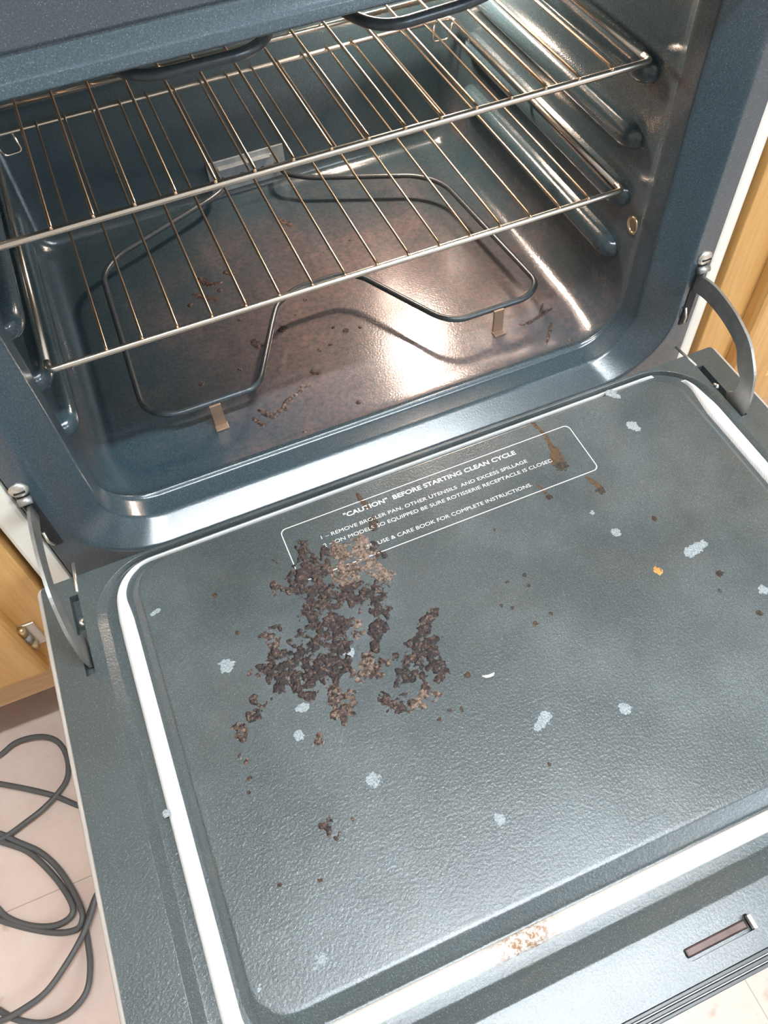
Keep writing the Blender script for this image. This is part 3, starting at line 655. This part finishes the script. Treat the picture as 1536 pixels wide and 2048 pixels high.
def clusters(strokes, gap=.002):
    n = len(strokes); par = list(range(n))
    def f(i):
        while par[i] != i: i = par[i]
        return i
    def pts(st):
        o = []
        for a, b in zip(st[:-1] or st, st[1:] or st):
            for q in range(9): o.append([a[m] + (b[m] - a[m]) * q / 8 for m in range(3)])
        return o
    PP = [pts(s) for _, s in strokes]
    for i in range(n):
        for j in range(i):
            if f(i) != f(j) and any(math.hypot(a[0] - b[0], a[1] - b[1]) < a[2] + b[2] + gap for a in PP[i] for b in PP[j]): par[f(i)] = f(j)
    g = {}
    for i in range(n): g.setdefault(f(i), []).append(strokes[i])
    return list(g.values())
for i, grp in enumerate(clusters(CRUST)):
    big = len(grp) > 3
    o_ = relief('burnt_crust', grp, .0002, M['crust'], .0005, .0010, 2.3, 230, 3 + i, door, cap=.33, grow=1.35, octv=4)
    if big: o_['label'] = 'brown black burnt food crust'
for i, (t_, s_) in enumerate(DRIPS):
    if s_[0][2] < .0004: continue
    relief('burnt_drip', [(t_, s_)], .0002, M['amber'], .0004, .0003, 1.4, 600, 20 + i, door, cap=.5)
for i, (t_, s_) in enumerate(WHITE):
    relief('cleaner_spot', [(t_, s_)], .0002, M['limescale'], .0007, .00012, .9 if t_ == 1 else 2.2, 500, 60 + i, door, cap=.5)
for i, (t_, s_) in enumerate(ORANGE):
    relief('orange_speck', [(t_, s_)], .0002, M['rust'], .0005, .0005, 1.3, 800, 90 + i, door)
for i, (t_, s_) in enumerate(FLOORS):
    o_ = relief('burnt_speck', [(t_, s_)], -.0448, M['crust'], .0006, .0006, 1.3, 500, 120 + i, cav)

# pale curved food fragment on the door
fr_ = tube('food_fragment', catmull([(-.0405, -.2825, .0016), (-.037, -.2842, .0012), (-.033, -.2850, .0022), (-.030, -.2838, .0016)]), [.0008] * 4 + [.0014] * 11 + [.0006] * 4, M['fragment'], n=8)
tag(fr_, 'tiny pale curved food fragment lying on the open door', 'food scrap')

# ------------------------------------------------------------------ racks
def make_rack(z, label):
    r = empty('oven_rack', (0, 0.29, z)); tag(r, label, 'oven rack', 'wire racks inside the oven')
    def R_(o): o.parent = r; return o
    yF, yB, hw = .087 - .29, .497 - .29, .295
    R_(tube('rack_rail', fillet([(-hw, yF + .012, 0), (-hw, yF, 0), (hw, yF, 0), (hw, yF + .012, 0)], .008), .0033, M['steel'], n=14))
    for s in (-1, 1):
        R_(tube('side_rail', [(s * hw, yF + .012, 0), (s * hw, yB - .012, 0)], .0030, M['steel'], n=12))
    R_(tube('rear_rail', fillet([(-hw, yB - .012, 0), (-hw, yB, 0), (hw, yB, 0), (hw, yB - .012, 0)], .010), .0028, M['steel'], n=12))
    R_(tube('middle_rail', [(-hw, 0.0, -.001), (hw, 0.0, -.001)], .0025, M['steel'], n=12))
    for k_ in range(16):
        x = -.2415 + k_ * .0331
        R_(tube('rack_wire', [(x, yF - .0015, .0030), (x, yF, .0042), (x, yF + .006, .0046), (x, yB + .002, .0042)], .00145, M['wire'], n=8))
    for s in (-1, 1):
        R_(tube('stop_loop', fillet([(s * .272, yB, 0), (s * .268, yB - .002, -.024), (s * .290, yB - .004, -.024), (s * .293, yB - .010, -.002)], .006), .0016, M['steel'], n=8))
    return r
make_rack(.263, 'upper of the two wire oven racks, nearest the oven roof')
make_rack(.133, 'lower of the two wire oven racks, above the bake element')

# ------------------------------------------------------------------ cabinets beside the oven
def cabinet(side, label):
    c_ = empty('base_cabinet', (side * .85, .3, FZ)); tag(c_, label, 'cabinet')
    def K(o): o.parent = c_; o.matrix_parent_inverse = Matrix.Translation((-side * .85, -.3, -FZ)); return o
    x0 = .385 if side > 0 else -1.20; x1 = 1.20 if side > 0 else -.394
    K(box('cabinet_body', x0, x1, .0, .62, -.25, .53, M['oak'], bev=.0015))
    K(box('toe_board', x0, x1, .07, .09, FZ, -.251, M['toe']))
    K(box('worktop', x0, x1, -.02, .62, .531, .565, M['wall'], bev=.004))
    # framed door standing proud of the face frame
    dx0, dx1 = ((.437, .98) if side > 0 else (-.98, -.437)); z0, z1, yf = -.186, .37, -.020
    loops = []
    for ins, y in ((0, -.0005), (0, -.012), (.002, -.017), (.006, -.0195), (.010, yf), (.058, yf), (.064, -.0165), (.070, -.012), (.080, -.0115), (.105, -.0185), (.115, -.0195)):
        loops.append([(x, y, z) for x, z in rrect(dx0 + ins, dx1 - ins, z0 + ins, z1 - ins, .0005, 1)])
    d_ = K(loft('cabinet_door', loops, M['oak'], cap_last=True)); 
    for p_ in d_.data.polygons: p_.use_smooth = False
    K(box('drawer_front', dx0, dx1, -.018, -.0005, .40, .51, M['oak'], bev=.004))
    # pale lower rail moulding under the door
    K(box('lower_rail', (dx0 if side > 0 else dx0), dx1, -.0045, .001, -.246, -.196, M['oak_rail'], bev=.002))
    return c_, K
cl, KL = cabinet(-1, 'honey oak base cabinet left of the oven, with a hinge showing')
cr, KR = cabinet(1, 'honey oak base cabinet right of the oven behind the curved hinge arm')
hx, hz = -.4255, -.125
bm = bmesh.new()
box_bm(bm, hx - .010, hx + .006, -.0035, -.0005, hz - .022, hz + .022, .001)
hb = KL(bm_obj('cabinet_hinge', bm, M['silver']))
for dz in (-.016, 0, .016):
    o_ = tube('hinge_knuckle', [(hx - .008, -.006, hz + dz - .006), (hx - .008, -.006, hz + dz + .006)], .0040, M['brass'] if dz else M['hinge'], n=12)
    o_.parent = hb

# ------------------------------------------------------------------ cord on the floor
cz = FZ + .0042
def cord_path(pts, base, wob):
    out = []
    for i, (x, y) in enumerate(pts):
        out.append((x, y, base + wob * (0.5 + 0.5 * math.sin(i * 0.9))))
    return catmull(out, 5)
path = (cord_path([(-.02, -.30), (-.20, -.26), (-.34, -.19), (-.42, -.150)] + CORD[0] + [(-.42, -.182), (-.38, -.165)], cz, .006)
        + catmull([(-.365, -.158, cz + .003), (-.350, -.162, cz + .005), (-.352, -.175, cz + .007)], 5)
        + cord_path([(-.38, -.180), (-.42, -.190)] + CORD[1] + [(-.72, -.24), (-.80, -.16), (-.92, -.10), (-1.08, -.12), (-1.30, -.20)], cz + .0085, .001)[:-10])
c1 = tube('power_cord', path, .0034, M['cord'], n=10)
tag(c1, 'grey cord looped in coils on the tile floor left of the oven door', 'cord')
